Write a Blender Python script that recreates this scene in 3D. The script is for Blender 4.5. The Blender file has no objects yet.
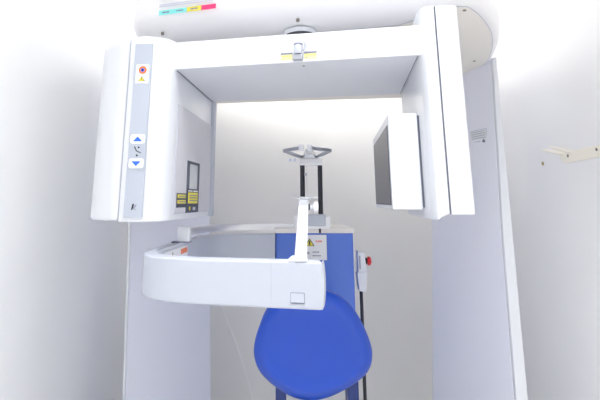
import bpy, bmesh, math, random
from mathutils import Vector, Matrix
random.seed(4)
S = bpy.context.scene
COL = S.collection
R = math.radians

# ------------------------------------------------------------------ materials
def mat(name, color, rough=0.45, metal=0.0, emit=None, estr=0.0, bump=0.0, bscale=60.0, vary=0.0, coat=0.0, alpha=1.0, trans=0.0):
    m = bpy.data.materials.new(name); m.use_nodes = True
    nt = m.node_tree; b = nt.nodes['Principled BSDF']
    b.inputs['Base Color'].default_value = (*color, 1)
    b.inputs['Roughness'].default_value = rough
    b.inputs['Metallic'].default_value = metal
    b.inputs['Coat Weight'].default_value = coat
    b.inputs['Coat Roughness'].default_value = 0.12
    b.inputs['Transmission Weight'].default_value = trans
    b.inputs['Alpha'].default_value = alpha
    if emit:
        b.inputs['Emission Color'].default_value = (*emit, 1)
        b.inputs['Emission Strength'].default_value = estr
    if bump or vary:
        tc = nt.nodes.new('ShaderNodeTexCoord')
        n = nt.nodes.new('ShaderNodeTexNoise'); n.inputs['Scale'].default_value = bscale; n.inputs['Detail'].default_value = 4
        nt.links.new(tc.outputs['Object'], n.inputs['Vector'])
        if bump:
            bp = nt.nodes.new('ShaderNodeBump'); bp.inputs['Strength'].default_value = bump; bp.inputs['Distance'].default_value = 0.002
            nt.links.new(n.outputs['Fac'], bp.inputs['Height']); nt.links.new(bp.outputs['Normal'], b.inputs['Normal'])
        if vary:
            n2 = nt.nodes.new('ShaderNodeTexNoise'); n2.inputs['Scale'].default_value = 1.7; n2.inputs['Detail'].default_value = 3
            nt.links.new(tc.outputs['Object'], n2.inputs['Vector'])
            r = nt.nodes.new('ShaderNodeValToRGB')
            r.color_ramp.elements[0].position = 0.3; r.color_ramp.elements[1].position = 0.7
            r.color_ramp.elements[0].color = (*[c * (1 - vary) for c in color], 1)
            r.color_ramp.elements[1].color = (*[min(1, c * (1 + vary)) for c in color], 1)
            nt.links.new(n2.outputs['Fac'], r.inputs['Fac']); nt.links.new(r.outputs['Color'], b.inputs['Base Color'])
    return m

M = {
 'white':   mat('white_enamel', (0.76, 0.78, 0.82), 0.32, bump=0.03, bscale=900, coat=0.15),
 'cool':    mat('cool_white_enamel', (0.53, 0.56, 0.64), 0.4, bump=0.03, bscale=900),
 'cream':   mat('cream_plastic', (0.84, 0.81, 0.78), 0.5, bump=0.02, bscale=500),
 'beige':   mat('beige_panel', (0.88, 0.84, 0.78), 0.55, bump=0.02, bscale=500),
 'seam':    mat('seam_shadow_gap', (0.16, 0.17, 0.22), 0.7),
 'softseam':mat('fine_panel_joint', (0.50, 0.52, 0.60), 0.7),
 'col':     mat('column_enamel', (0.88, 0.90, 0.98), 0.4, bump=0.03, bscale=900),
 'bright':  mat('bright_white_plastic', (0.96, 0.96, 0.98), 0.35),
 'headw':   mat('housing_enamel', (0.87, 0.86, 0.868), 0.35, bump=0.03, bscale=900, coat=0.1),
 'strip':   mat('pale_grey_keypad', (0.47, 0.51, 0.59), 0.4),
 'keypad':  mat('mid_grey_keypad', (0.46, 0.50, 0.58), 0.4),
 'panel':   mat('grey_side_panel', (0.66, 0.655, 0.70), 0.5, bump=0.02, bscale=400),
 'slate':   mat('slate_window_frame', (0.035, 0.045, 0.09), 0.45),
 'dark':    mat('dark_rod', (0.018, 0.020, 0.035), 0.3, coat=0.2),
 'sensor':  mat('charcoal_sensor_window', (0.10, 0.10, 0.115), 0.35, bump=0.02, bscale=300),
 'glass':   mat('frosted_window', (0.60, 0.62, 0.66), 0.15),
 'metal':   mat('brushed_aluminium', (0.72, 0.72, 0.75), 0.28, 1.0, bump=0.02, bscale=300),
 'greym':   mat('grey_metal_clamp', (0.50, 0.52, 0.58), 0.35, 0.6),
 'blue':    mat('blue_painted_panel', (0.085, 0.185, 0.66), 0.38, bump=0.02, bscale=500, coat=0.15),
 'vinyl':   mat('blue_vinyl_upholstery', (0.0005, 0.052, 0.43), 0.40, bump=0.04, bscale=250, coat=0.35),
 'navy':    mat('navy_painted_post', (0.02, 0.045, 0.20), 0.45, bump=0.02, bscale=500),
 'arrow':   mat('blue_arrow_print', (0.03, 0.16, 0.80), 0.4),
 'btn':     mat('white_button', (0.88, 0.89, 0.93), 0.35),
 'orange':  mat('orange_print', (0.85, 0.20, 0.06), 0.4),
 'yellow':  mat('yellow_print', (0.80, 0.70, 0.06), 0.45),
 'palyel':  mat('pale_yellow_label', (0.82, 0.76, 0.38), 0.5),
 'black':   mat('black_print', (0.02, 0.02, 0.03), 0.5),
 'ink':     mat('grey_ink', (0.22, 0.23, 0.32), 0.5),
 'paleink': mat('pale_grey_ink', (0.60, 0.62, 0.72), 0.5),
 'cyan':    mat('cyan_print', (0.25, 0.80, 0.78), 0.5),
 'pink':    mat('crimson_print', (0.85, 0.05, 0.20), 0.5),
 'redink':  mat('pale_red_ink', (0.80, 0.35, 0.32), 0.5),
 'paper':   mat('label_paper', (0.80, 0.81, 0.84), 0.5),
 'greylab': mat('pale_grey_label', (0.62, 0.66, 0.76), 0.45),
 'red':     mat('red_button_plastic', (0.70, 0.015, 0.03), 0.3, coat=0.3),
 'ivory':   mat('ivory_steel', (0.90, 0.86, 0.76), 0.45, bump=0.02, bscale=300),
 'steel':   mat('screw_steel', (0.30, 0.27, 0.22), 0.4, 0.7),
 'ochre':   mat('ochre_wall_plug', (0.42, 0.34, 0.17), 0.6),
 'cord':    mat('white_cord', (0.95, 0.95, 0.95), 0.5),
 'acryl':   mat('clear_acrylic', (0.92, 0.94, 0.97), 0.15, trans=0.45),
 'wall':    mat('painted_wall_warm', (0.865, 0.855, 0.825), 0.85, bump=0.25, bscale=260, vary=0.012),
 'wallr':   mat('painted_wall_right', (0.87, 0.87, 0.87), 0.85, bump=0.25, bscale=260, vary=0.012),
 'walll':   mat('painted_wall_left', (0.935, 0.94, 0.945), 0.85, bump=0.25, bscale=260, vary=0.012),
 'ceil':    mat('white_ceiling', (0.93, 0.93, 0.92), 0.9, bump=0.2, bscale=200),
 'floor':   mat('pale_vinyl_floor', (0.93, 0.92, 0.90), 0.5, bump=0.05, bscale=80, vary=0.04),
 'lamp':    mat('lit_diffuser', (0.9, 0.9, 0.9), 0.6, emit=(1.0, 0.99, 0.985), estr=1.2),
}

# ------------------------------------------------------------------ mesh helpers
def empty(name, loc, label=None, cat=None, group=None):
    o = bpy.data.objects.new(name, None); COL.objects.link(o)
    o.location = loc; o.empty_display_size = 0.1
    if label: o['label'] = label; o['category'] = cat
    if group: o['group'] = group
    return o

def wloc(o):
    v = Vector((0, 0, 0))
    while o: v += o.location; o = o.parent
    return v

def obj(name, bm, m, parent=None, bevel=0.0, seg=3, smooth=True, ang=35, label=None):
    """link a world-coordinate bmesh as one object; its origin goes to the middle of its foot"""
    bm.normal_update()
    bmesh.ops.recalc_face_normals(bm, faces=bm.faces)
    vs = [v.co.copy() for v in bm.verts]
    lo = Vector([min(v[i] for v in vs) for i in range(3)]); hi = Vector([max(v[i] for v in vs) for i in range(3)])
    org = Vector(((lo.x + hi.x) / 2, (lo.y + hi.y) / 2, lo.z))
    for v in bm.verts: v.co -= org
    me = bpy.data.meshes.new(name); bm.to_mesh(me); bm.free()
    for mm in (m if isinstance(m, (list, tuple)) else [m]): me.materials.append(M[mm] if isinstance(mm, str) else mm)
    o = bpy.data.objects.new(name, me); COL.objects.link(o)
    if parent: o.parent = parent; o.location = org - wloc(parent)
    else: o.location = org
    if smooth:
        for p in me.polygons: p.use_smooth = True
    if bevel:
        b = o.modifiers.new('bevel', 'BEVEL'); b.width = bevel; b.segments = seg; b.limit_method = 'ANGLE'; b.angle_limit = R(ang)
        b.use_clamp_overlap = True
    if smooth:
        me.set_sharp_from_angle(angle=R(ang))
        if bevel:
            for e in me.edges: e.use_edge_sharp = False
            w = o.modifiers.new('wn', 'WEIGHTED_NORMAL'); w.keep_sharp = False; w.weight = 80
    if label: o['label'] = label
    return o

def prism(pts, z0, z1, bm=None, scale_top=None):
    bm = bm or bmesh.new()
    lo = [bm.verts.new((x, y, z0)) for x, y in pts]; hi = [bm.verts.new((x, y, z1)) for x, y in pts]
    n = len(pts)
    bm.faces.new(lo); bm.faces.new(hi)
    for i in range(n): bm.faces.new((lo[i], lo[(i + 1) % n], hi[(i + 1) % n], hi[i]))
    return bm

def box(c, s, bm=None, rz=0.0):
    cx, cy, cz = c; a, b, h = s[0] / 2, s[1] / 2, s[2] / 2
    ca, sa = math.cos(rz), math.sin(rz)
    pts = [(cx + x * ca - y * sa, cy + x * sa + y * ca) for x, y in ((-a, -b), (a, -b), (a, b), (-a, b))]
    return prism(pts, cz - h, cz + h, bm)

def hexa(v8, bm=None):
    bm = bm or bmesh.new(); v = [bm.verts.new(p) for p in v8]
    for f in ((0, 1, 2, 3), (4, 5, 6, 7), (0, 1, 5, 4), (1, 2, 6, 5), (2, 3, 7, 6), (3, 0, 4, 7)): bm.faces.new([v[i] for i in f])
    return bm

def spline(P, n=8, closed=False):
    out = []; N = len(P); P = [Vector(p) for p in P]
    rng = range(N) if closed else range(N - 1)
    for i in rng:
        if closed: a, b, c, d = P[(i - 1) % N], P[i], P[(i + 1) % N], P[(i + 2) % N]
        else: a, b, c, d = P[max(i - 1, 0)], P[i], P[i + 1], P[min(i + 2, N - 1)]
        for k in range(n):
            t = k / n
            out.append(0.5 * ((2 * b) + (c - a) * t + (2 * a - 5 * b + 4 * c - d) * t * t + (-a + 3 * b - 3 * c + d) * t ** 3))
    if not closed: out.append(P[-1].copy())
    return out

def tube(path, r, n=12, bm=None, prof=None):
    """sweep a round (or given) profile along 3-D points"""
    bm = bm or bmesh.new(); path = [Vector(p) for p in path]; rings = []
    up0 = Vector((0, 0, 1))
    for i, p in enumerate(path):
        t = (path[min(i + 1, len(path) - 1)] - path[max(i - 1, 0)]).normalized()
        up = up0 if abs(t.z) < 0.95 else Vector((0, 1, 0))
        s = t.cross(up).normalized(); u = s.cross(t).normalized()
        rr = r[i] if isinstance(r, (list, tuple)) else r
        if prof: ring = [bm.verts.new(p + s * a + u * b) for a, b in prof]
        else: ring = [bm.verts.new(p + (s * math.cos(2 * math.pi * k / n) + u * math.sin(2 * math.pi * k / n)) * rr) for k in range(n)]
        rings.append(ring)
    m = len(rings[0])
    for a, b in zip(rings, rings[1:]):
        for k in range(m): bm.faces.new((a[k], a[(k + 1) % m], b[(k + 1) % m], b[k]))
    bm.faces.new(rings[0]); bm.faces.new(rings[-1])
    return bm

def lathe(prof, c, axis='Z', n=40, bm=None):
    """prof = [(radius, height)]"""
    bm = bm or bmesh.new(); c = Vector(c); rings = []
    ax = {'Z': (Vector((1, 0, 0)), Vector((0, 1, 0)), Vector((0, 0, 1))), 'X': (Vector((0, 1, 0)), Vector((0, 0, 1)), Vector((1, 0, 0))),
          'Y': (Vector((1, 0, 0)), Vector((0, 0, 1)), Vector((0, 1, 0)))}[axis] if isinstance(axis, str) else axis
    for r, h in prof:
        rings.append([bm.verts.new(c + ax[2] * h + (ax[0] * math.cos(2 * math.pi * k / n) + ax[1] * math.sin(2 * math.pi * k / n)) * max(r, 1e-5)) for k in range(n)])
    for a, b in zip(rings, rings[1:]):
        for k in range(n): bm.faces.new((a[k], a[(k + 1) % n], b[(k + 1) % n], b[k]))
    bm.faces.new(rings[0]); bm.faces.new(rings[-1])
    return bm

def decal(name, parent, O, U, shapes, label=None, V=(0, 0, 1), th=0.0007):
    """a printed label: thin raised shapes in the plane O + u*U + v*V. shapes = [(material, [(u,v)...], layer)]"""
    U = Vector(U).normalized(); V = Vector(V).normalized(); N = U.cross(V).normalized(); O = Vector(O)
    bm = bmesh.new(); names = []
    for m, pts, lay in shapes:
        if m not in names: names.append(m)
        h = th * (lay + 1); b0 = -0.0006 if lay == 0 else th * lay * 0.9
        lo = [bm.verts.new(O + U * u + V * v + N * b0) for u, v in pts]; hi = [bm.verts.new(O + U * u + V * v + N * h) for u, v in pts]
        fs = [bm.faces.new(hi), bm.faces.new(list(reversed(lo)))]
        for i in range(len(pts)): fs.append(bm.faces.new((lo[i], lo[(i + 1) % len(pts)], hi[(i + 1) % len(pts)], hi[i])))
        for f in fs: f.material_index = names.index(m)
    return obj(name, bm, names, parent, smooth=False, label=label)

def rect(u0, v0, u1, v1): return [(u0, v0), (u1, v0), (u1, v1), (u0, v1)]
def rrect(u0, v0, u1, v1, r, n=4):
    o = []
    for cx, cy, a0 in ((u1 - r, v0 + r, -90), (u1 - r, v1 - r, 0), (u0 + r, v1 - r, 90), (u0 + r, v0 + r, 180)):
        for k in range(n + 1):
            a = R(a0 + 90 * k / n); o.append((cx + r * math.cos(a), cy + r * math.sin(a)))
    return o
def disc(u, v, r, n=20): return [(u + r * math.cos(2 * math.pi * k / n), v + r * math.sin(2 * math.pi * k / n)) for k in range(n)]
def tri(u, v, r, flip=1): return [(u - r, v - flip * r * 0.6), (u + r, v - flip * r * 0.6), (u, v + flip * r * 0.9)][::flip]
def dashes(m, u0, u1, v, h, lay, seed=0, gap=0.35):
    rnd = random.Random(seed); out = []; u = u0
    while u < u1:
        w = h * rnd.uniform(0.8, 3.0)
        out.append((m, rect(u, v, min(u + w, u1), v + h), lay)); u += w + h * gap
    return out

# ------------------------------------------------------------------ room
def struct(name, bm, m):
    o = obj(name, bm, m, smooth=False); o['kind'] = 'structure'; return o
struct('floor', box((0.15, 1.2, -0.05), (2.5, 5.0, 0.1)), 'floor')
struct('ceiling', box((0.15, 1.2, 2.80), (2.5, 5.0, 0.1)), 'ceil')
struct('wall_back', box((0.175, 3.25, 1.375), (2.15, 0.1, 2.75)), 'wall')
struct('wall_front', box((0.175, -1.35, 1.375), (2.15, 0.1, 2.75)), 'wallr')
struct('wall_left', box((-0.95, 1.2, 1.375), (0.1, 5.0, 2.75)), 'walll')
struct('wall_right', box((1.30, 1.2, 1.375), (0.1, 5.0, 2.75)), 'wallr')

# ------------------------------------------------------------------ scanner
SC = empty('panoramic_xray_scanner', (0.13, 2.3, 0), 'tall white dental x-ray scanner with two columns and a rotating overhead arm', 'x-ray machine')

# columns: angled wings, a narrow rounded edge towards the camera
def heights(rows, z1, name, m, bev, label, k=1.0):
    """rows = {height: plan}; plans between and beyond are read off linearly"""
    zs = sorted(rows); bm = bmesh.new(); rr = []
    rows = {z: [(x * k, y * k) for x, y in P] for z, P in rows.items()}
    for z in (0.0, 0.5, 1.15, z1):
        lo, hi = (zs[0], zs[1]) if z <= zs[1] else (zs[-2], zs[-1])
        t = (z - lo) / (hi - lo)
        rr.append([bm.verts.new((a[0] + (b[0] - a[0]) * t, a[1] + (b[1] - a[1]) * t, z)) for a, b in zip(rows[lo], rows[hi])])
    n = len(rr[0])
    for a, b in zip(rr, rr[1:]):
        for i in range(n): bm.faces.new((a[i], a[(i + 1) % n], b[(i + 1) % n], b[i]))
    bm.faces.new(rr[0]); bm.faces.new(rr[-1])
    return obj(name, bm, m, SC, bevel=bev, seg=3, label=label)
colR = heights({0.5: [(0.874, 2.0), (0.915, 2.0), (0.95, 2.55), (0.80, 2.62), (0.722, 2.49)],
                1.15: [(0.889, 2.0), (0.926, 2.0), (0.96, 2.55), (0.84, 2.62), (0.768, 2.49)],
                1.9: [(0.922, 2.0), (0.938, 2.0), (0.97, 2.55), (0.87, 2.62), (0.80, 2.49)]}, 1.915, 'column', 'col', 0.004, 'column on the right', 1.02)
colL = heights({0.5: [(-0.652, 2.3), (-0.660, 2.31), (-0.60, 2.85), (-0.42, 2.9), (-0.351, 2.75)],
                1.15: [(-0.674, 2.3), (-0.682, 2.31), (-0.63, 2.85), (-0.45, 2.9), (-0.377, 2.75)],
                1.9: [(-0.692, 2.3), (-0.700, 2.31), (-0.65, 2.85), (-0.46, 2.9), (-0.39, 2.75)]}, 1.915, 'column', 'col', 0.003, 'column on the left')
heights({0.5: [(0.876, 1.984), (0.916, 1.976), (0.921, 1.99), (0.919, 2.08), (0.876, 2.001)],
         1.15: [(0.891, 1.984), (0.926, 1.976), (0.931, 1.99), (0.929, 2.08), (0.891, 2.001)],
         1.9: [(0.924, 1.984), (0.938, 1.976), (0.943, 1.99), (0.941, 2.08), (0.924, 2.001)]}, 1.915, 'column_edge', 'white', 0.004, 'bright white front edge of the right column', 1.02)
heights({0.5: [(-0.652, 2.288), (-0.663, 2.290), (-0.666, 2.31), (-0.664, 2.36), (-0.655, 2.302)],
         1.15: [(-0.674, 2.288), (-0.686, 2.290), (-0.689, 2.31), (-0.687, 2.36), (-0.677, 2.302)],
         1.9: [(-0.692, 2.288), (-0.704, 2.290), (-0.707, 2.31), (-0.705, 2.36), (-0.695, 2.302)]}, 1.915, 'column_edge', 'white', 0.003, 'bright white front edge of the left column')

# label on right column (a flat rating plate)
cu = Vector((-0.118, 0.49, 0)).normalized(); cu = -cu   # towards the camera = to the right in the picture
cO = Vector((0.9265, 2.04, 0)) - cu * 0.168
L = [('greylab', rect(0, 0, 0.115, 0.080), 0), ('paper', rect(0.003, 0.003, 0.112, 0.077), 1), ('softseam', rect(0.010, 0.069, 0.10, 0.072), 2)]
for i, v in enumerate((0.060, 0.050, 0.040, 0.026, 0.018, 0.010)): L += dashes('softseam', 0.010, 0.105 if i < 3 else 0.07, v, 0.0035, 2, i)
L += [('ink', disc(0.092, 0.024, 0.010), 2)]
decal('rating_plate', colR, cO + Vector((0, 0, 1.532)), cu, L, 'small white printed rating plate')

# head unit
head_front = [(-0.572, 1.82), (-0.545, 1.70), (-0.485, 1.640), (-0.38, 1.605), (-0.22, 1.558), (0.06, 1.478), (0.33, 1.405), (0.50, 1.365), (0.585, 1.372),
              (0.665, 1.44), (0.745, 1.545), (0.82, 1.67), (0.89, 1.83), (0.945, 2.00), (0.965, 2.10)]
hp = [(p.x, p.y) for p in spline([(x, y, 0) for x, y in head_front], 5)]
hp += [(0.99, 2.6), (0.90, 2.80), (-0.45, 3.0), (-0.66, 2.92), (-0.700, 2.4), (-0.605, 2.02)]
def lip(x, y):   # the front lip is far rounder than the sides and back
    a = min(1.0, max(0.0, (0.62 - x) / 0.25)); b = min(1.0, max(0.0, (1.95 - y) / 0.2))
    return 0.52 + 2.7 * a * b
hbm = bmesh.new()
cen = Vector((0.13, 2.25, 0)); rows = []
# rounded lower lip, front leaning slightly back upward
for dz, ins in [(0.0, 0.060), (0.0015, 0.050), (0.005, 0.039), (0.010, 0.028), (0.018, 0.017), (0.028, 0.009), (0.040, 0.003), (0.056, 0.0), (0.12, 0.004), (0.22, 0.012), (0.27, 0.022), (0.292, 0.04), (0.30, 0.065)]:
    row = []
    n = len(hp)
    for i, (x, y) in enumerate(hp):
        a = Vector(hp[(i - 1) % n]); b = Vector(hp[(i + 1) % n]); t = (b - a).normalized(); nrm = Vector((-t.y, t.x))
        kk = lip(x, y) if dz < 0.057 else 1.0
        row.append(hbm.verts.new((x + nrm.x * ins * kk, y + nrm.y * ins * kk, 1.90 + dz)))
    rows.append(row)
for a, b in zip(rows, rows[1:]):
    for i in range(n): hbm.faces.new((a[i], a[(i + 1) % n], b[(i + 1) % n], b[i]))
hbm.faces.new(rows[0]); hbm.faces.new(rows[-1])
HEAD = obj('head_unit', hbm, 'headw', SC, label='curved white overhead housing')
# underside cover plate with its visible curved joint on the right
ip = []
for i, (x, y) in enumerate(hp):
    a = Vector(hp[(i - 1) % n]); b = Vector(hp[(i + 1) % n]); t = (b - a).normalized(); nrm = Vector((-t.y, t.x))
    dd = 0.0615 * lip(x, y)
    ip.append((x + nrm.x * dd, y + nrm.y * dd))
obj('underside_plate', prism(ip, 1.8975, 1.903), 'beige', HEAD, label='pale beige plate closing the underside')
ip2 = [(x, y) for x, y in ip]
g = bmesh.new()
obj('underside_joint', tube([(x, y, 1.8985) for x, y in ip[2:-6]], 0.0013, 6, g), 'softseam', HEAD)
for (x, y) in ((0.86, 2.02), (0.60, 1.445)):
    obj('screw', lathe([(0.0045, -0.0035), (0.0060, -0.002), (0.0060, 0.001)], (x, y, 1.898), n=16), 'steel', HEAD)
for (x, y, z) in ((0.068, 1.555, 1.9035), (-0.43, 1.695, 1.905)):
    obj('screw', lathe([(0.0045, -0.0035), (0.0060, -0.002), (0.0060, 0.006)], (x, y, z), n=16), 'steel', HEAD)
# control sticker on the front, left
ux = Vector((0.16, -0.0457, 0)).normalized()
a0 = Vector((-0.425, 1.619, 1.947)); b0 = Vector((-0.213, 1.552, 1.947)); us = (b0 - a0).normalized(); Ls = (b0 - a0).length
nn = us.cross(Vector((0, 0, 1)))
L = []
q = Ls / 4
for k, m in enumerate(('cyan', 'cyan', 'yellow', 'pink')):
    L.append((m, rect(k * q, 0, (k + 1) * q, 0.017), 0)); L += dashes('ink' if m != 'pink' else 'pink', k * q + q * 0.25, k * q + q * 0.75, 0.006, 0.005, 1, k)
for j, (v, h) in enumerate(((0.030, 0.004), (0.037, 0.004), (0.060, 0.004), (0.067, 0.004), (0.074, 0.004), (0.085, 0.004), (0.092, 0.004))):
    L += dashes('paleink', 0.0, Ls * (0.95 if j < 2 else 0.55), v, h, 0, j + 5)
decal('instruction_sticker', HEAD, a0 + nn * 0.0050 , us, L, 'sticker with cyan, yellow and crimson fields')
# rotation hub
HC = (0.082, 1.655)
hub = obj('hub_collar', lathe([(0.0540, 1.884), (0.0570, 1.8845), (0.059, 1.890), (0.059, 1.899), (0.046, 1.899)], (HC[0], HC[1], 0)), 'white', SC, label='white ring around the swivel of the arm')
obj('recess_shade_disc', lathe([(0.0535, 1.8835), (0.0535, 1.889)], (HC[0], HC[1], 0)), 'dark', hub, label='dark disc for the shade inside the collar')  # solid dark disc standing in for the shaded opening in the collar
obj('swivel_shaft', lathe([(0.030, 1.78), (0.030, 1.8865)], (HC[0], HC[1] + 0.01, 0)), 'white', SC)

# crossbeam of the rotating arm
A, B, C_, D = Vector((-0.354, 1.453)), Vector((0.400, 1.293)), Vector((0.472, 1.80)), Vector((-0.274, 1.953))
beam = obj('crossbeam', prism([(A.x - 0.03, A.y + 0.006), tuple(B + Vector((0.01, -0.002))), tuple(C_ + Vector((0.01, -0.002))), (D.x - 0.03, D.y + 0.006)], 1.70, 1.789), 'white', SC, bevel=0.003, seg=3, label='wide white overhead beam of the arm')
bu = Vector((B.x - A.x, B.y - A.y, 0)).normalized(); bn = bu.cross(Vector((0, 0, 1)))
def onbeam(px_u, z, out=0.0): return Vector((A.x, A.y, z)) + bu * px_u + bn * out
# u = distance from A along the front; X = A.x + u*bu.x
def uX(X): return (X - A.x) / bu.x
obj('laser_lamp', lathe([(0.0115, 0.0), (0.0125, 0.004), (0.0125, 0.030), (0.009, 0.036)], onbeam(uX(0.062), 1.722, 0.012), n=24), 'cool', beam, label='small white positioning lamp')
rg = bmesh.new(); cpt = onbeam(uX(0.068), 1.745, 0.012)
tube([cpt + bu * 0.016 * math.cos(a) + Vector((0, 0, 1)) * 0.018 * math.sin(a) + bn * 0.004 for a in [R(-60 + 150 * k / 10) for k in range(11)]], 0.0022, 8, rg)
obj('lamp_clip', rg, 'greym', beam)
obj('shade_outline_ring', lathe([(0.0128, 0.026), (0.0136, 0.027), (0.0136, 0.030), (0.0128, 0.031)], onbeam(uX(0.062), 1.722, 0.012), n=24), 'ink', beam)  # grey ring coloured in for the shaded edges of the lamp
obj('lamp_holder', box(onbeam(uX(0.060), 1.7125, 0.008), (0.030, 0.018, 0.018), rz=math.atan2(bu.y, bu.x)), 'greym', beam, bevel=0.002)
for x0, x1, z0 in ((0.008, 0.044, 1.7075), (0.078, 0.115, 1.7075)):
    w = x1 - x0
    L = [('palyel', rect(0, 0, w, 0.021), 0), ('ink', rect(0, 0.0175, w, 0.023), 1)] + dashes('yellow', 0.003, w - 0.003, 0.0115, 0.002, 1, 3) + dashes('ink', 0.004, w * 0.3, 0.004, 0.002, 1, 4)
    decal('laser_caution_label', beam, onbeam(uX(x0), z0, 0.0002), bu, L, 'pale yellow caution label')
obj('beam_joint', tube([(-0.318, 1.462, 1.6992), (-0.3130, 1.50, 1.6992), (-0.2705, 1.945, 1.6992)], 0.0016, 6), 'seam', beam, label='dark joint at the left end')
obj('beam_joint', tube([(0.3965, 1.305, 1.6995), (0.432, 1.55, 1.6995), (0.468, 1.795, 1.6995)], 0.0011, 6), 'seam', beam, label='dark joint at the right end')
obj('screw', lathe([(0.0032, -0.0012), (0.0045, 0.001)], (0.078, 1.405, 1.6995), n=14), 'steel', beam)

# source housing (left)
src_plan = [(-0.317, 1.475), (-0.322, 1.440), (-0.340, 1.412), (-0.372, 1.394), (-0.405, 1.388), (-0.438, 1.398), (-0.4535, 1.408), (-0.4535, 1.97), (-0.305, 1.985), (-0.272, 1.952)]
SRC = obj('source_housing', prism(src_plan, 1.242, 1.790), 'white', SC, bevel=0.005, seg=4, ang=40, label='white housing with keypad')
cov = [(-0.4538, 1.4075), (-0.495, 1.424), (-0.536, 1.460), (-0.566, 1.50), (-0.584, 1.545), (-0.582, 1.62), (-0.545, 1.96), (-0.456, 1.97)]
obj('side_cover', prism(cov, 1.245, 1.786), 'white', SRC, bevel=0.010, seg=4, ang=40)
obj('cover_joint', box((-0.4537, 1.4105, 1.516), (0.0012, 0.006, 0.540)), 'softseam', SRC)
# keypad strip: a thin slab that follows the rounded front
def strip_face(x): # front y of housing at x
    P = src_plan[1:7]
    for (xa, ya), (xb, yb) in zip(P, P[1:]):
        if xb <= x <= xa: return ya + (yb - ya) * (xa - x) / (xa - xb)
    return 1.4
su = Vector((1, -0.05, 0)).normalized()
sO = Vector((-0.4300, strip_face(-0.420) - 0.0022, 1.256))
zt = 1.764 - 1.258
L = [('softseam', rect(-0.0012, -0.0012, 0.0512, zt * 1 + 0.0012), 0), ('strip', rect(0, 0, 0.050, zt), 1),
     ('keypad', rect(0.004, 0.130, 0.047, 0.236), 2)]
KP = decal('keypad_strip', SRC, sO, su, L, 'long pale grey keypad strip', th=0.0022)
for zc, fl, nm in ((1.476 - 1.258, 1, 'up'), (1.406 - 1.258, -1, 'down')):
    decal('arrow_button', SRC, sO + Vector((0, 0, 0)) + (su.cross(Vector((0, 0, 1)))) * 0.0062, su,
          [('btn', rrect(0.004, zc - 0.013, 0.047, zc + 0.014, 0.006), 0), ('arrow', [(0.012, zc - fl * 0.0065), (0.039, zc - fl * 0.0065), (0.0255, zc + fl * 0.0075)][::fl], 1)], 'white button with blue ' + nm + ' arrow', th=0.0012)
icon = []
zc = 1.441 - 1.258
icon += [('black', disc(0.030, zc + 0.011, 0.0028, 12), 0), ('black', [(0.018, zc + 0.010), (0.020, zc + 0.012), (0.025, zc + 0.002), (0.038, zc - 0.004), (0.037, zc - 0.006), (0.023, zc)], 0),
         ('black', rect(0.017, zc + 0.009, 0.020, zc + 0.014), 0), ('black', disc(0.026, zc - 0.012, 0.003, 12), 0)]
nS = su.cross(Vector((0, 0, 1)))
decal('height_symbol', SRC, sO + nS * 0.0066, su, icon, 'small black patient symbol', th=0.0006)
zc = 1.683 - 1.258
decal('indicator_sticker', SRC, sO + nS * 0.0046, su, [('btn', rrect(0.006, zc - 0.042, 0.045, zc + 0.018, 0.004), 0), ('orange', disc(0.026, zc, 0.0125), 1), ('arrow', disc(0.026, zc, 0.0058), 2), ('black', disc(0.026, zc, 0.003), 3),
      ('black', tri(0.0245, zc - 0.028, 0.0105), 1), ('yellow', tri(0.0245, zc - 0.028, 0.0085), 2), ('black', rect(0.0237, zc - 0.031, 0.0253, zc - 0.024), 3)] + dashes('paleink', 0.010, 0.038, zc - 0.0415, 0.003, 1, 2), 'orange round symbol above a yellow warning triangle', th=0.0005)
zc = 1.278 - 1.258
decal('hand_symbol', SRC, sO + nS * 0.0046, su, [('black', [(0.019, zc), (0.023, zc), (0.027, zc + 0.016), (0.022, zc + 0.016)], 0), ('ink', [(0.025, zc + 0.006), (0.032, zc + 0.014), (0.034, zc + 0.012), (0.027, zc + 0.004)], 0), ('ink', [(0.025, zc + 0.006), (0.033, zc), (0.031, zc - 0.001), (0.024, zc + 0.004)], 0)], 'small black symbol', th=0.0006)
for pts in ([(-0.001, 0.395), (-0.001, 0.507), (0.052, 0.507), (0.052, 0.395), (0.0502, 0.395), (0.0502, 0.505), (0.0008, 0.505), (0.0008, 0.395)],
            [(-0.001, 0.15), (-0.001, -0.001), (0.052, -0.001), (0.052, 0.15), (0.0502, 0.15), (0.0502, 0.001), (0.0008, 0.001), (0.0008, 0.15)]):
    decal('keypad_frame', SRC, sO + nS * 0.0046, su, [('keypad', pts, 0)], 'thin grey frame line', th=0.0006)
# inner side panel, facing the patient
i0 = Vector((-0.317, 1.475, 0)); i1 = Vector((-0.272, 1.952, 0)); iu = (i1 - i0).normalized(); inn = iu.cross(Vector((0, 0, 1)))
def onin(u, z, out=0.0): return Vector((i0.x, i0.y, z)) + iu * u + inn * out
decal('inner_side_panel', SRC, onin(0.012, 1.262, 0.0006), iu, [('softseam', rect(0, 0, 0.455, 0.336), 0), ('panel', rect(0.002, 0.002, 0.453, 0.334), 1)], 'grey panel on the inner side', th=0.0012)
L = [('slate', rect(0, 0, 0.160, 0.170), 0), ('glass', rect(0.032, 0.078, 0.128, 0.160), 1), ('yellow', rect(0.022, 0.030, 0.140, 0.066), 1), ('btn', rect(0.022, 0.069, 0.070, 0.073), 1), ('btn', rect(0.084, 0.069, 0.138, 0.073), 1),
     ('yellow', disc(0.045, 0.014, 0.007, 12), 1), ('keypad', rect(0.085, 0.008, 0.115, 0.018), 1)]
for v in (0.055, 0.047, 0.038): L += dashes('ink', 0.034, 0.128, v, 0.0028, 2, int(v * 1000))
decal('beam_window', SRC, onin(0.137, 1.262, 0.0026), iu, L, 'dark framed beam window with yellow warning label', th=0.0012)
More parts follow.
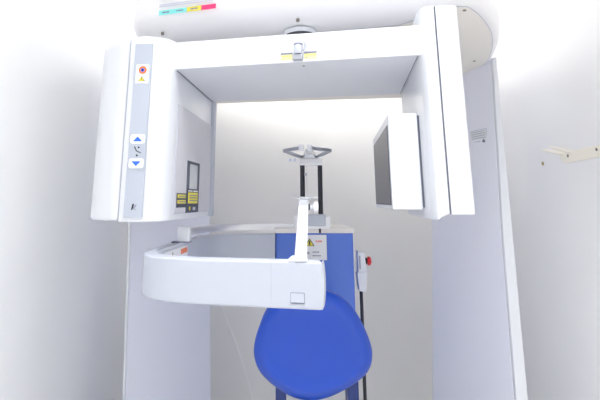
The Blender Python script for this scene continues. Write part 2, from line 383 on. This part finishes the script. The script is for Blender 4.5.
L = [('slate', rect(0, 0, 0.103, 0.044), 0), ('yellow', rect(0.010, 0.029, 0.096, 0.040), 1), ('yellow', rect(0.010, 0.012, 0.096, 0.023), 1)] + dashes('ink', 0.02, 0.09, 0.033, 0.003, 2, 8) + dashes('ink', 0.02, 0.09, 0.016, 0.003, 2, 9)
decal('warning_label', SRC, onin(0.032, 1.280, 0.0026), iu, L, 'yellow and slate warning label', th=0.0012)
obj('rear_strip', prism([(-0.277, 1.935), (-0.262, 1.945), (-0.258, 1.985), (-0.300, 2.0), (-0.305, 1.983)], 1.242, 1.700), 'cool', SRC, bevel=0.002)

# detector side arm (right)
slab = [(0.400, 1.300), (0.4075, 1.262), (0.4215, 1.257), (0.4355, 1.253), (0.510, 1.795), (0.475, 1.803)]
sb = prism(slab, 1.252, 1.832)
sb.verts.ensure_lookup_table()
sb.verts[3].co.z = 1.268; sb.verts[2].co.z = 1.266; sb.verts[4].co.z = 1.268
DET = obj('detector_side_arm', sb, 'white', SC, bevel=0.0035, seg=3, label='upright white side arm on the right')
cov = [(0.4366, 1.248), (0.4800, 1.238), (0.4945, 1.245), (0.502, 1.262), (0.560, 1.70), (0.556, 1.76), (0.512, 1.79)]
obj('side_cover', prism(cov, 1.266, 1.828), 'white', DET, bevel=0.0035, seg=4, ang=40)
obj('cover_joint', box((0.4362, 1.2525, 1.548), (0.0014, 0.008, 0.560)), 'seam', DET, label='dark joint line')
# detector box
det = [(0.3255, 1.404), (0.4070, 1.387), (0.478, 1.97), (0.400, 2.015)]
DB = obj('detector_box', prism(det, 1.276, 1.552), 'white', SC, bevel=0.0035, seg=3, label='white detector box facing left')
obj('mounting_gap', prism([(0.4065, 1.393), (0.4145, 1.393), (0.4820, 1.85), (0.4600, 1.85)], 1.282, 1.545), 'seam', DB, label='dark gap behind the box')
d1 = Vector((0.3255, 1.404, 0)); d0 = Vector((0.400, 2.015, 0)); du = (d1 - d0).normalized(); Ld = (d1 - d0).length
decal('sensor_window', DB, Vector((d0.x, d0.y, 0)) + Vector((0, 0, 1.288)) , du, [('seam', rect(0.035, 0, Ld - 0.022, 0.234), 0), ('sensor', rect(0.040, 0.004, Ld - 0.026, 0.230), 1)], 'charcoal sensor window', th=0.0012)
obj('foot_plate', prism([(-0.75, 2.25), (0.93, 1.95), (0.99, 2.65), (0.85, 2.9), (-0.5, 3.1), (-0.68, 2.95)], 0.0, 0.03), 'cool', SC, bevel=0.006)

# ------------------------------------------------------------------ positioning rail
RL = empty('patient_positioning_rail', (-0.05, 1.7, 1.058), 'grey-white curved support rail wrapping around the left, with an upright white post', 'support rail')
out = [(0.104, 1.193), (0.00, 1.214), (-0.10, 1.236), (-0.19, 1.256), (-0.25, 1.276), (-0.302, 1.303), (-0.343, 1.343), (-0.370, 1.395), (-0.380, 1.46), (-0.377, 1.60), (-0.366, 1.82), (-0.350, 2.02), (-0.335, 2.12), (-0.295, 2.19), (-0.22, 2.222), (-0.12, 2.234), (-0.012, 2.240)]
inn_ = [(0.104, 1.247), (0.00, 1.266), (-0.10, 1.287), (-0.19, 1.308), (-0.245, 1.328), (-0.290, 1.356), (-0.322, 1.392), (-0.340, 1.43), (-0.344, 1.48), (-0.334, 1.61), (-0.317, 1.83), (-0.303, 1.99), (-0.288, 2.07), (-0.258, 2.13), (-0.20, 2.165), (-0.12, 2.178), (-0.012, 2.185)]
so = spline([(x, y, 0) for x, y in out], 4); si = spline([(x, y, 0) for x, y in inn_], 4)
bm = bmesh.new(); rows = []
for a, b in zip(so, si):
    rows.append([bm.verts.new((a.x, a.y, 1.054)), bm.verts.new((a.x, a.y, 1.16)), bm.verts.new((b.x, b.y, 1.16)), bm.verts.new((b.x, b.y, 1.054))])
for a, b in zip(rows, rows[1:]):
    for k in range(4): bm.faces.new((a[k], a[(k + 1) % 4], b[(k + 1) % 4], b[k]))
bm.faces.new(rows[0]); bm.faces.new(rows[-1])
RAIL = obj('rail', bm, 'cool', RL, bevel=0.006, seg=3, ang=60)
ru = (Vector((0.108, 1.192, 0)) - Vector((0.0, 1.214, 0))).normalized(); rn = ru.cross(Vector((0, 0, 1)))
# rounded end cap
bm = bmesh.new(); rows = []
e0 = Vector((0.1015, 1.1938, 0)); nb = -rn
for k in range(9):
    t = k / 8; z = 1.055 + 0.104 * t; bulge = 0.004 * math.sin(math.pi * min(max(t, 0.0), 1.0)) ** 0.6 + 0.001
    rows.append([bm.verts.new((p.x, p.y, z)) for p in (e0 + nb * 0.001, e0 + ru * bulge + nb * 0.005, e0 + ru * bulge + nb * 0.048, e0 + nb * 0.053)])
for a, b in zip(rows, rows[1:]):
    for k in range(4): bm.faces.new((a[k], a[(k + 1) % 4], b[(k + 1) % 4], b[k]))
bm.faces.new(rows[0]); bm.faces.new(rows[-1])
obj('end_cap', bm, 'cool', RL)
def onrail(X, z, o=0.0): return Vector((0.108, 1.192, z)) - ru * ((0.108 - X) / ru.x) - (-rn) * o
decal('rail_joint', RAIL, onrail(-0.0165, 1.060, 0.0), ru, [('softseam', rect(0, 0, 0.0012, 0.098), 0)], th=0.0007)
decal('release_button', RAIL, onrail(0.029, 1.067, 0.0004), ru, [('ink', rrect(0, 0, 0.034, 0.024, 0.002), 0), ('cool', rrect(0.0012, 0.0030, 0.0328, 0.0228, 0.002), 1)], 'square white release button', th=0.0012)
# inner labels on the left side of the rail
pA = Vector((-0.342, 1.50, 0)); pB = Vector((-0.3345, 1.61, 0)); pu = (pB - pA).normalized()
pA2 = Vector((-0.3325, 1.63, 0)); pB2 = Vector((-0.318, 1.82, 0)); pu2 = (pB2 - pA2).normalized(); pn2 = pu2.cross(Vector((0, 0, 1)))
decal('rail_label', RAIL, pA2 + Vector((0, 0, 1.093)) + pn2 * 0.002, pu2, [('paper', rect(-0.12, 0, 0.15, 0.056), 0), ('orange', rect(0.060, 0.034, 0.140, 0.050), 1), ('btn', rect(0.060, 0.012, 0.140, 0.030), 1), ('black', tri(-0.035, 0.028, 0.024), 1), ('yellow', tri(-0.035, 0.0275, 0.019), 2)] + dashes('ink', 0.055, 0.11, 0.020, 0.003, 2, 2), 'white label with orange field and warning triangle', th=0.001)
obj('rail_groove', tube([(x, y, 1.1602) for x, y in ((-0.353, 1.47), (-0.345, 1.60), (-0.336, 1.72), (-0.328, 1.84), (-0.318, 1.97))], 0.0012, 6), 'ink', RAIL)
obj('rail_pad', lathe([(0.010, 0), (0.013, 0.002), (0.012, 0.006), (0.006, 0.007)], (-0.352, 1.72, 1.1597), n=20), 'seam', RL, label='small dark button on the rail')
# pillar and upper bar
obj('bar_pillar', prism(rrect(-0.352, 1.745, -0.308, 1.79, 0.006), 1.160, 1.213), 'white', RL, bevel=0.004, seg=3, ang=50)
obj('pillar_base', prism(rrect(-0.350, 1.743, -0.306, 1.788, 0.004), 1.159, 1.163), 'ink', RL)
bar = spline([(-0.325, 1.785, 1.190), (-0.325, 1.88, 1.190), (-0.305, 2.0, 1.190), (-0.26, 2.10, 1.190), (-0.18, 2.175, 1.190), (-0.07, 2.20, 1.190), (0.075, 2.20, 1.190)], 6)
obj('upper_bar', tube(bar, 0, prof=[(-0.005, -0.014), (0.005, -0.014), (0.007, 0), (0.005, 0.014), (-0.005, 0.014), (-0.007, 0)]), 'metal', RL, label='bright metal bar above the rail')
# upright post on the right end of the rail
bm = hexa([(0.039, 1.203, 1.160), (0.068, 1.198, 1.160), (0.068, 1.222, 1.160), (0.039, 1.226, 1.160),
           (0.054, 1.262, 1.304), (0.0785, 1.260, 1.304), (0.0785, 1.282, 1.304), (0.054, 1.284, 1.304)])
obj('chin_post', bm, 'white', RL, bevel=0.003, label='slim white tapering post')
bm = hexa([(0.022, 1.208, 1.159), (0.072, 1.200, 1.159), (0.072, 1.240, 1.159), (0.022, 1.248, 1.159),
           (0.034, 1.208, 1.171), (0.069, 1.203, 1.171), (0.069, 1.232, 1.171), (0.034, 1.236, 1.171)])
obj('post_foot', bm, 'white', RL, bevel=0.003)
obj('chin_cup', lathe([(0.010, 1.303), (0.012, 1.306), (0.030, 1.3085), (0.031, 1.3105), (0.026, 1.3105), (0.010, 1.309)], (0.070, 1.272, 0), n=32), 'acryl', RL, label='small clear round chin rest disc')
obj('clamp_knob', lathe([(0.007, 0.0), (0.007, 0.010), (0.009, 0.011), (0.012, 0.012), (0.0135, 0.014), (0.0135, 0.022), (0.011, 0.0245)], (0.0785, 1.270, 1.285), 'X', n=24), 'btn', RL, bevel=0)
obj('knob_collar', lathe([(0.0075, 0.0), (0.0075, 0.004)], (0.0778, 1.270, 1.285), 'X', n=20), 'dark', RL)

# ------------------------------------------------------------------ chair
CH = empty('examination_chair', (0.155, 2.2, 0), 'blue chair with a rounded back pad, blue column and head clamp', 'chair')
bm = bmesh.new()
cp = [(-0.013, 2.215), (-0.010, 2.20), (0.02, 2.19), (0.10, 2.184), (0.22, 2.184), (0.30, 2.19), (0.327, 2.20), (0.331, 2.215), (0.331, 2.50), (-0.013, 2.50)]
COLB = obj('column_shell', prism(cp, 0.62, 1.163), 'blue', CH, bevel=0.004, ang=60, label='blue painted column shell')
for x in (0.012, 0.311):
    obj('post', box((x, 2.26, 0.32), (0.044, 0.10, 0.62)), 'navy', CH, bevel=0.004)
obj('base_plate', prism(rrect(-0.10, 1.75, 0.42, 2.55, 0.06), 0.03, 0.055), 'navy', CH, bevel=0.006)
obj('column_cap', prism([(-0.016, 2.182), (0.332, 2.182), (0.332, 2.505), (-0.016, 2.505)], 1.163, 1.184), 'cream', CH, bevel=0.003, label='cream cap on the column')
obj('cap_slot', box((0.183, 2.185, 1.176), (0.009, 0.012, 0.024)), 'dark', CH)
# warning label on column
u = Vector((1, 0, 0))
L = [('ink', rect(-0.001, -0.001, 0.109, 0.105), 0), ('paper', rect(0, 0, 0.108, 0.104), 1), ('black', tri(0.034, 0.071, 0.0215), 2), ('yellow', tri(0.034, 0.070, 0.0165), 3), ('black', rect(0.031, 0.062, 0.037, 0.080), 4)]
L += dashes('redink', 0.060, 0.088, 0.073, 0.008, 2, 1, 0.2) + dashes('redink', 0.008, 0.013, 0.077, 0.006, 2, 1)
L += dashes('ink', 0.046, 0.075, 0.031, 0.004, 2, 3) + dashes('ink', 0.046, 0.082, 0.016, 0.004, 2, 6)
L += [('black', rect(0.010, 0.028, 0.016, 0.046), 2), ('black', rect(0.008, 0.022, 0.013, 0.030), 2), ('paleink', disc(0.028, 0.017, 0.010), 2), ('paper', disc(0.028, 0.017, 0.008), 3), ('ink', rect(0.024, 0.027, 0.033, 0.033), 2)]
decal('warning_label', COLB, Vector((0.103, 2.1835, 1.052)), u, L, 'white warning label with yellow triangle', th=0.0006)
# back pad
outl = [(0.123, 0.998), (0.163, 0.993), (0.21, 0.978), (0.237, 0.961), (0.263, 0.936), (0.284, 0.905), (0.302, 0.870), (0.316, 0.835), (0.324, 0.803), (0.322, 0.770), (0.312, 0.745), (0.292, 0.722), (0.247, 0.693), (0.190, 0.667), (0.147, 0.655), (0.11, 0.651), (0.07, 0.655), (0.033, 0.667), (-0.003, 0.687), (-0.034, 0.708), (-0.060, 0.733), (-0.075, 0.758), (-0.083, 0.785), (-0.083, 0.812), (-0.077, 0.842), (-0.065, 0.876), (-0.047, 0.918), (-0.023, 0.951), (0.01, 0.975), (0.065, 0.994)]
OP = spline([(x, 0, z) for x, z in outl], 4, closed=True)
pc = Vector((0.121, 0, 0.815))
def pad(prof, name, m, parent, y0):
    bm = bmesh.new(); rows = []
    for sc, dy in prof:
        row = []
        for p in OP:
            d = p - pc; L_ = d.length; k = (L_ + sc) / L_ if sc > -0.09 else None
            q = pc + d * (k if k else (1 + sc) * 0.0 + (0.45 if sc > -0.2 else 0.02))
            yy = y0 + dy + 0.10 * (q.z - 0.82) * 0.9 + 0.35 * (q.x - 0.121) ** 2 * 0.0
            row.append(bm.verts.new((q.x, yy, q.z)))
        rows.append(row)
    n = len(OP)
    for a, b in zip(rows, rows[1:]):
        for i in range(n): bm.faces.new((a[i], a[(i + 1) % n], b[(i + 1) % n], b[i]))
    bm.faces.new(rows[0]); bm.faces.new(rows[-1])
    return obj(name, bm, m, parent, ang=70)
BP = pad([(-0.21, -0.004), (-0.15, -0.005), (-0.055, -0.006), (-0.046, -0.0095), (-0.038, -0.0125), (-0.032, -0.0130), (-0.026, -0.0110), (-0.015, -0.0035), (-0.006, 0.0050), (-0.001, 0.014), (0.0, 0.024), (-0.001, 0.036), (-0.006, 0.046), (-0.016, 0.053), (-0.15, 0.055), (-0.21, 0.055)], 'backrest', 'vinyl', CH, 1.80)
obj('backrest_bracket', box((0.13, 2.02, 0.86), (0.09, 0.345, 0.05)), 'navy', CH, bevel=0.005)
# head support on the column
obj('carriage', box((0.149, 2.22, 1.210), (0.152, 0.15, 0.052)), 'bright', CH, bevel=0.004)
obj('carriage_block', prism([(p[0], p[1]) for p in [(0.112, 2.16), (0.112, 2.122), (0.125, 2.115), (0.19, 2.115), (0.203, 2.122), (0.203, 2.16)]], 1.196, 1.244), 'cool', CH, bevel=0.004, label='grey block in front of the carriage')
for x in (0.109, 0.1875):
    obj('rod', tube([(x, 2.175, 1.236), (x, 2.175, 1.462)], 0.0105, 20), 'dark', CH, label='black height adjustment rod')
obj('scale_bar', box((0.128, 2.172, 1.345), (0.004, 0.012, 0.215)), 'metal', CH)
obj('rod_clip', box((0.123, 2.165, 1.415), (0.012, 0.02, 0.012)), 'greym', CH)
obj('clamp_block', box((0.146, 2.175, 1.470), (0.106, 0.06, 0.030)), 'bright', CH, bevel=0.004)
pr = [(-0.0055, -0.0065), (0.0055, -0.0065), (0.0055, 0.0065), (-0.0055, 0.0065)]
for pts, nm in (([(0.105, 2.155, 1.490), (0.060, 2.02, 1.492), (0.026, 1.915, 1.494), (0.024, 1.900, 1.494), (0.035, 1.885, 1.494), (0.085, 1.805, 1.494)], 'left'),
                ([(0.172, 2.155, 1.490), (0.190, 2.02, 1.492), (0.2045, 1.915, 1.494), (0.206, 1.900, 1.494), (0.196, 1.885, 1.494), (0.122, 1.810, 1.494)], 'right')):
    obj('head_clamp_arm', tube(pts, 0, prof=pr), 'greym', CH, bevel=0.002, ang=60)
for x, y in ((0.087, 1.802), (0.119, 1.807)):
    obj('clamp_pad', lathe([(0.006, -0.012), (0.0095, -0.010), (0.0105, 0.0), (0.0095, 0.010), (0.006, 0.012)], (x, y, 1.494), n=24), 'btn', CH, label='white round tip of the head clamp')
obj('forehead_support', hexa([(0.108, 1.90, 1.484), (0.138, 1.90, 1.484), (0.168, 2.155, 1.484), (0.112, 2.155, 1.484), (0.108, 1.90, 1.500), (0.138, 1.90, 1.500), (0.168, 2.155, 1.500), (0.112, 2.155, 1.500)]), 'acryl', CH, bevel=0.003, label='clear forehead support plate')
for x in (0.108, 0.163): obj('clamp_screw', lathe([(0.0065, 0.0), (0.0065, 0.006), (0.004, 0.008)], (x, 2.141, 1.488), n=16), 'seam', CH)
cl = obj('bite_holder', box((0.062, 2.045, 1.468), (0.040, 0.012, 0.014)), 'btn', CH, bevel=0.003, label='white holder with two blue dots')
for x in (0.052, 0.071): obj('dot', lathe([(0.006, 0), (0.006, 0.003)], (x, 2.0385, 1.469), 'Y', n=16), 'greylab', cl)

# ------------------------------------------------------------------ emergency stop
ES = empty('emergency_stop_switch', (0.385, 2.28, 0.03), 'white upright switch box with a red button, right of the blue column', 'switch')
bm = hexa([(0.356, 2.25, 0.916), (0.386, 2.25, 0.908), (0.386, 2.30, 0.908), (0.356, 2.30, 0.916), (0.348, 2.25, 0.992), (0.396, 2.25, 0.998), (0.396, 2.30, 0.998), (0.348, 2.30, 0.992)])
obj('lower_housing', bm, 'white', ES, bevel=0.004)
bm = hexa([(0.354, 2.252, 0.990), (0.394, 2.252, 0.996), (0.394, 2.298, 0.996), (0.354, 2.298, 0.990), (0.354, 2.252, 1.084), (0.386, 2.252, 1.074), (0.386, 2.298, 1.074), (0.354, 2.298, 1.084)])
obj('upper_housing', bm, 'white', ES, bevel=0.004)
obj('side_slot', box((0.3635, 2.2515, 1.035), (0.0045, 0.004, 0.055)), 'ink', ES)
obj('button_collar', lathe([(0.014, 0.0), (0.014, 0.008), (0.010, 0.012)], (0.389, 2.275, 1.038), 'X', n=24), 'dark', ES)
obj('stop_button', lathe([(0.010, 0.0), (0.018, 0.003), (0.0195, 0.007), (0.0185, 0.014), (0.013, 0.018)], (0.399, 2.275, 1.038), 'X', n=28), 'red', ES, label='red mushroom button')
obj('support_pole', tube([(0.3690, 2.28, 0.03), (0.3690, 2.28, 0.93)], 0.0075, 16), 'dark', ES, label='black pole below the switch')

# ------------------------------------------------------------------ wall bracket on the right wall
WB = empty('wall_bracket', (1.25, 1.9, 1.46), 'ivory metal bracket with two prongs screwed to the right wall', 'bracket')
bm = bmesh.new()
P = [(2.10, 1.462), (1.55, 1.492), (1.55, 1.522), (2.03, 1.507), (2.12, 1.515)]
P = [(2.095, 1.459), (2.120, 1.466), (2.140, 1.502), (2.040, 1.509), (1.50, 1.516), (1.50, 1.478)]
lo = [bm.verts.new((1.250, y, z)) for y, z in P]; hi = [bm.verts.new((1.244, y, z)) for y, z in P]
bm.faces.new(lo); bm.faces.new(hi)
for i in range(len(P)): bm.faces.new((lo[i], lo[(i + 1) % len(P)], hi[(i + 1) % len(P)], hi[i]))
obj('plate', bm, 'ivory', WB, bevel=0.0015)
for y0, y1, x1, z1 in ((2.055, 2.12, 1.195, 1.530), (2.115, 2.165, 1.190, 1.521)):
    obj('prong', hexa([(1.248, y0 - 0.018, 1.496), (1.248, y0 + 0.018, 1.496), (x1, y1 + 0.006, z1), (x1, y1 - 0.006, z1), (1.248, y0 - 0.018, 1.509), (1.248, y0 + 0.018, 1.509), (x1, y1 + 0.006, z1 + 0.007), (x1, y1 - 0.006, z1 + 0.007)]), 'ivory', WB, bevel=0.0012)
for y, z in ((2.072, 1.489), (1.880, 1.496)):
    obj('screw', lathe([(0.0035, -0.0085), (0.0065, -0.007), (0.0065, -0.005)], (1.25, y, z), 'X', n=18), 'steel', WB)
WP = obj('wall_plug', lathe([(0.005, -0.004), (0.0085, -0.003), (0.0085, 0.001)], (1.25, 2.285, 1.472), 'X', n=16), 'ochre')
WP['label'] = 'small ochre plug in the right wall, left of the ivory bracket'; WP['category'] = 'wall plug'

# cord
cord = spline([(-0.300, 2.20, 1.070), (-0.29, 2.27, 0.97), (-0.27, 2.30, 0.90), (-0.235, 2.32, 0.80), (-0.19, 2.32, 0.70), (-0.12, 2.33, 0.50), (-0.06, 2.33, 0.2), (-0.02, 2.30, 0.062)], 5)
co = obj('cord', tube(cord, 0.0010, 8), 'cord')
co['label'] = 'thin white cord hanging below the rail in front of the back wall'; co['category'] = 'cord'

# ------------------------------------------------------------------ ceiling lights (out of view; the front one is added to light the scene)
def lamp(y, label, w=0.9, P=11.0):
    t = empty('ceiling_light', (0.15, y, 2.75), label, 'ceiling light')
    obj('frame', box((0.175, y, 2.735), (w + 0.06, 0.66, 0.03)), 'cream', t, bevel=0.004)
    obj('diffuser', box((0.175, y, 2.717), (w, 0.60, 0.012)), 'lamp', t)
    ld = bpy.data.lights.new('ceiling_lamp', 'AREA'); ld.shape = 'RECTANGLE'; ld.size = w; ld.size_y = 0.58
    ld.energy = P; ld.spread = R(118); ld.color = (0.985, 0.992, 1.0)
    lo = bpy.data.objects.new('lamp_glow', ld); COL.objects.link(lo); lo.parent = t; lo.location = (0.0, 0.0, -0.042)
lamp(2.42, 'long lit ceiling light above the back of the scanner', 0.75, 8.5)
lamp(0.55, 'long lit ceiling light added out of view in front of the scanner')  # unseen lamp, added to light the front of the scene

# ------------------------------------------------------------------ added white world fill; the front wall closes the room to it
w = bpy.data.worlds.new('world'); S.world = w; w.use_nodes = True
w.node_tree.nodes['Background'].inputs['Color'].default_value = (0.96, 0.98, 1.0, 1)
w.node_tree.nodes['Background'].inputs['Strength'].default_value = 2.2

# ------------------------------------------------------------------ camera
cam = bpy.data.cameras.new('camera'); co_ = bpy.data.objects.new('camera', cam); COL.objects.link(co_); S.camera = co_
co_.location = (0, 0, 1.3); co_.rotation_euler = (R(90 + 13.26), 0, 0)
cam.sensor_width = 36; cam.sensor_fit = 'HORIZONTAL'; cam.lens = 36 * 480 / 600
cam.shift_x = 22 / 600; cam.shift_y = (87.89 - 200) / 600
cam.clip_start = 0.02
S.cycles.max_bounces = 24; S.cycles.diffuse_bounces = 16
S.view_settings.view_transform = 'Standard'; S.view_settings.look = 'None'; S.view_settings.gamma = 1
S.view_settings.use_curve_mapping = False
S.view_settings.exposure = 0.70
